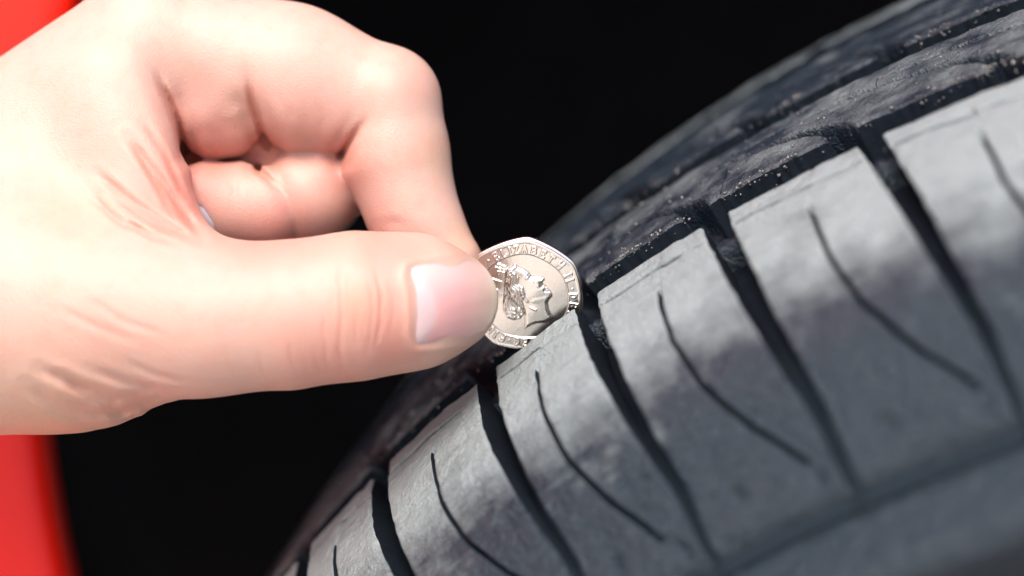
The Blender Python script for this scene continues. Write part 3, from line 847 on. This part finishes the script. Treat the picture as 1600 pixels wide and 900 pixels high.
def taper(q, pts, op=False):
    """fade towards the two ends of a fold"""
    e0 = np.hypot(q[:, 0] - pts[0][0], q[:, 1] - pts[0][1]) * S; e1 = np.hypot(q[:, 0] - pts[-1][0], q[:, 1] - pts[-1][1]) * S
    if op: return np.clip(e0 / (11.0 if op > 1 else 5.0), 0, 1) ** 1.5
    return np.clip(np.minimum(e0, e1) / 3.0, 0, 1)
# nail plates: coons patches between four edges, in pixels
def coons(T, B, n, m):
    """T and B run from the root to the tip"""
    T = np.array(T, float); B = np.array(B, float)
    def rs(c, k):
        l = np.concatenate([[0], np.cumsum(np.hypot(*np.diff(c, axis=0).T))]); u = np.linspace(0, l[-1], k)
        return np.stack([np.interp(u, l, c[:, 0]), np.interp(u, l, c[:, 1])], 1)
    return rs(T, n), rs(B, n)
TN_TOP = [(640, 417), (652, 412), (680, 407), (712, 404), (738, 406), (757, 416), (769, 434), (777, 456)]
TN_BOT = [(651, 540), (680, 540), (712, 535), (740, 527), (757, 517), (768, 504), (775.5, 485), (777.5, 468)]
ROOT = [(640, 417), (637.5, 432), (642, 456), (644.5, 492), (645, 525), (651, 540)]
def march(px, f, y0=-40, steps=70):
    """first meeting of the view rays through px with the surface f"""
    q = np.stack([(px[:, 0] - 800) * S, np.full(len(px), D), (450 - px[:, 1]) * S], -1); q /= np.linalg.norm(q, axis=1)[:, None]
    o = np.array([0, -D, 0.]); t = np.full(len(px), D + y0 - 10.0); d = t * 0
    for _ in range(steps):
        d = f(o + q * t[:, None]); t = t + np.clip(d, -2, 2) * .9
    return o + q * t[:, None], np.abs(d) < .05
def qbase(px):
    x = (px[:, 0] - 710) / 70; y = (px[:, 1] - 475) / 70
    return np.stack([np.ones_like(x), x, y, x * x, x * y, y * y, x ** 3, x * x * y, x * y * y, y ** 3, y ** 4], 1)
def quad(px, c): return qbase(px) @ c
OUT = np.array(TN_TOP + TN_BOT[::-1] + ROOT[::-1][1:-1], float)
gx, gy = np.meshgrid(np.arange(640, 772, 5.), np.arange(408, 540, 5.)); gp = np.stack([gx.ravel(), gy.ravel()], 1)
gp = gp[poly_sd(gp[:, 0], gp[:, 1], OUT) > 1]
hit, ok = march(gp, hand_sdf)
NQ = np.linalg.lstsq(qbase(gp[ok]), hit[ok, 1], rcond=None)[0]
NAIL_OFF = -0.42
def hand_full(p):
    d = hand_sdf(p)
    q = proj(p)
    for pts, w_, dep, rd, *op in FOLDS:
        if p[:, 1].min() > 40: break
        e = pix_seg(q, pts); m = e < 4 * w_
        if m.any():
            d[m] += dep * taper(q[m], pts, op[0] if op else 0) * (np.exp(-(e[m] / w_) ** 2) - .28 * np.exp(-((e[m] - 1.7 * w_) / w_) ** 2))
    # seat of the thumb nail, with the fold of skin round it
    m = (q[:, 0] > 600) & (q[:, 0] < 800) & (q[:, 1] > 380) & (q[:, 1] < 570) & (p[:, 1] < 5)
    if m.any():
        sd = poly_sd(q[m, 0], q[m, 1], OUT) * S
        near_root = np.clip((735 - q[m, 0]) / 60, 0, 1)
        dd = d[m] - .38 * near_root * np.exp(-((sd + .75) / .7) ** 2)
        d[m] = dd
    return d
HV, HF = hand_mesh(0.42)
q = proj(HV); front = np.clip((34 - HV[:, 1]) / 8, 0, 1)
crease = np.zeros(len(HV))
for pts, w_, dep, rd, *op in FOLDS:
    e = pix_seg(q, pts); crease += rd * np.exp(-(e / (w_ * 1.1)) ** 2) * taper(q, pts, op[0] if op else 0)
def blobs(L):
    o = np.zeros(len(HV))
    for x, y, r, w_ in L: o += w_ * np.exp(-((q[:, 0] - x) ** 2 + (q[:, 1] - y) ** 2) / (r * r))
    return np.clip(o, 0, 1)
red = blobs([(300, 140, 50, .3), (415, 240, 34, .8), (235, 300, 55, .35), (300, 240, 26, .4), (360, 235, 40, .35), (520, 225, 40, .35), (440, 330, 40, .25), (255, 325, 75, .5), (210, 255, 60, .25), (292, 325, 36, .45), (330, 220, 58, .5), (480, 200, 80, .42), (325, 285, 40, .55), (390, 380, 60, .6), (480, 365, 60, .5), (545, 275, 42, .6),
             (590, 345, 46, .55), (600, 480, 60, .42), (520, 570, 80, .5), (640, 398, 36, .45), (620, 545, 40, .5), (200, 560, 130, .22), (645, 120, 40, .25), (280, 180, 30, .3), (430, 540, 90, .2), (575, 395, 40, .3)])
tan = blobs([(560, 475, 36, .35), (60, 670, 110, .45), (694, 240, 36, .35), (728, 370, 30, .4), (770, 470, 20, .4), (100, 340, 70, .2), (540, 350, 30, .25)])
# direction of the fine skin lines: across the thumb, along the folds of the web
fx, fy = (q[:, 0] - 800) / 1000, (q[:, 1] - 450) / 1000
def turn(a): return np.stack([fx * math.cos(a) + fy * math.sin(a), -fx * math.sin(a) + fy * math.cos(a), HV[:, 1] / 100], 1)
wt = np.clip((q[:, 0] - 380) / 80, 0, 1) * np.clip((q[:, 1] - 330) / 40, 0, 1)
flow = np.where((wt > .5)[:, None], turn(math.radians(88)), turn(math.radians(38)))
lines = blobs([(250, 330, 90, .9), (180, 610, 120, .8), (560, 490, 70, .9), (480, 180, 60, .5), (610, 270, 60, .4), (330, 490, 120, .35), (100, 450, 150, .3)])
hand = obj("person", W(HV), HF, SKIN, None, attrs={"flow": flow, "lines": lines * front, "red": red * front, "tan": tan * front, "crease": np.clip(crease, 0, 1) * front})
hand["label"] = "bare left hand reaching in, thumb and bent index finger pinching a coin"
hand["category"] = "person"

def plate(name, PX, Y, thick, tint):
    n, m = PX.shape[:2]
    k = (D + Y) / D * S
    P = np.stack([(PX[..., 0] - 800) * k, Y, (450 - PX[..., 1]) * k], -1)
    vi, vj = np.gradient(P, axis=0), np.gradient(P, axis=1)
    nn = np.cross(vi, vj); nn /= np.linalg.norm(nn, axis=-1)[..., None] + 1e-9
    nn = np.where((nn[..., 1] > 0)[..., None], -nn, nn)
    Q = P - nn * thick
    e = np.zeros((n, m)); e[0] = e[-1] = 1; e[:, 0] = e[:, -1] = 1
    P = P - nn * (e * thick * .35)[..., None]
    v = np.vstack([P.reshape(-1, 3), Q.reshape(-1, 3)]); N = n * m
    f = [grid_faces(n, m, 0), grid_faces(n, m, N, True)]
    idx = np.arange(N).reshape(n, m)
    loop = np.concatenate([idx[:, 0], idx[-1, 1:], idx[-2::-1, -1], idx[0, -2:0:-1]])
    l2 = np.roll(loop, -1); f.append(np.stack([loop, loop + N, l2 + N, l2], 1)[:, ::-1])
    tt = np.vstack([tint.reshape(-1, 3)] * 2)
    return obj(name, W(v), np.vstack(f), NAIL, hand, attrs={"tint": tt})
n, m = 60, 44
Tc, Bc = coons(TN_TOP, TN_BOT, n, m)
tv = np.linspace(0, 1, m)
PX = Tc[:, None] * (1 - tv)[None, :, None] + Bc[:, None] * tv[None, :, None]
rt = np.array(ROOT, float); l_ = np.concatenate([[0], np.cumsum(np.hypot(*np.diff(rt, axis=0).T))]); l_ /= l_[-1]
rc_ = np.stack([np.interp(tv, l_, rt[:, 0]), np.interp(tv, l_, rt[:, 1])], 1)
PX += (rc_ - PX[0])[None] * np.clip(1 - np.linspace(0, 1, n) / .35, 0, 1)[:, None, None]
Y = quad(PX.reshape(-1, 2), NQ).reshape(n, m) + NAIL_OFF
sdn = poly_sd(PX[..., 0], PX[..., 1], OUT) * S
Y = Y + .5 * np.exp(-np.clip(sdn, 0, 9) / .45) * (PX[..., 0] < 752) + .35 * np.exp(-np.clip(sdn, 0, 9) / 1.5)
Y = Y - .35 * np.clip((PX[..., 0] - 735) / 35, 0, 1)
X0, Y0 = PX[..., 0], PX[..., 1]
sst = lambda x, lo, hi: (lambda t: t * t * (3 - 2 * t))(np.clip((x - lo) / (hi - lo), 0, 1))
lun = 1 - sst(X0 - (682 - ((Y0 - 485) / 62) ** 2 * 26), -5, 5)            # pale half moon at the root
tipc = sst(X0 - 16 * np.cos((Y0 - 470) / 60), 700, 762)
edge = sst(X0 + ((Y0 - 470) / 40) ** 2 * 7, 766, 771)
pale = sst(470 - Y0, 0, 50)  # light on the curved upper nail, painted as a paler tint
pink = np.array([.50, .262, .26]); cream = np.array([.52, .37, .295]); moon = np.array([.42, .315, .33]); white = np.array([.56, .46, .36])
tint = pink + (cream - pink) * tipc[..., None]
tint = tint + (np.array([.52, .37, .345]) - tint) * (pale * .6)[..., None]
tint = tint + (moon - tint) * (lun * .85)[..., None]
tint = tint + (white - tint) * (edge * .7)[..., None]
plate("fingernail", PX, Y, .45, tint)
# the nail of the curled middle finger, tucked under the web of the thumb
def mid_tip(p): return rcone(p, *pt(412, 326, 12.6, 7.4), *pt(322, 322, 12, 7.6))
Tc, Bc = coons([(334, 350), (318, 322), (300, 312)], [(337, 368), (322, 384), (300, 392)], 14, 12)
PX = Tc[:, None] * (1 - np.linspace(0, 1, 12))[None, :, None] + Bc[:, None] * np.linspace(0, 1, 12)[None, :, None]
hit, ok = march(PX.reshape(-1, 2), mid_tip)
Y = hit[:, 1].reshape(14, 12) - .15
o = plate("fingernail", PX, Y, .4, np.tile(np.array([.50, .42, .46]), (14, 12, 1)))
o["label"] = "pale lilac nail of the curled finger, half hidden by the web of the thumb"

# a few short hairs along the upper edge of the hand
r = np.random.default_rng(21)
V = []; F = []
for (x, y, dx, dy) in [(384, 2, 9, -3), (391, 4, 8, -4), (396, 3, 7, 1), (447, 14, 5, -8), (452, 16, 9, -9), (458, 17, 4, -6), (536, 37, 10, -7), (545, 41, 11, -5), (551, 43, 9, -4), (625, 72, 8, -5), (697, 216, 6, -2), (436, 60, 8, 16), (330, 30, 10, 12)]:
    (h0, ok) = march(np.array([[x - .5, y + 3.0]]), hand_sdf)
    if not ok[0]: continue
    p0 = h0[0] + np.array([0, .3, 0]); e = np.array([dx * S, r.uniform(-1.2, -.2), -dy * S])
    pts = [p0 + e * t + np.array([0, 0, -.35 * t * t]) for t in np.linspace(0, 1, 6)]
    o_ = len(V)
    for k, c in enumerate(pts):
        w_ = .035 * (1 - k / 6.5)
        for a in (0, 2.1, 4.2): V.append(c + np.array([math.cos(a) * w_, math.sin(a) * w_, math.sin(a + 1) * w_]))
    for k in range(5):
        for a in range(3): F.append((o_ + k * 3 + a, o_ + k * 3 + (a + 1) % 3, o_ + k * 3 + 3 + (a + 1) % 3, o_ + k * 3 + 3 + a))
ho = obj("body_hair", W(np.array(V)), F, HAIR, hand); ho["kind"] = "stuff"
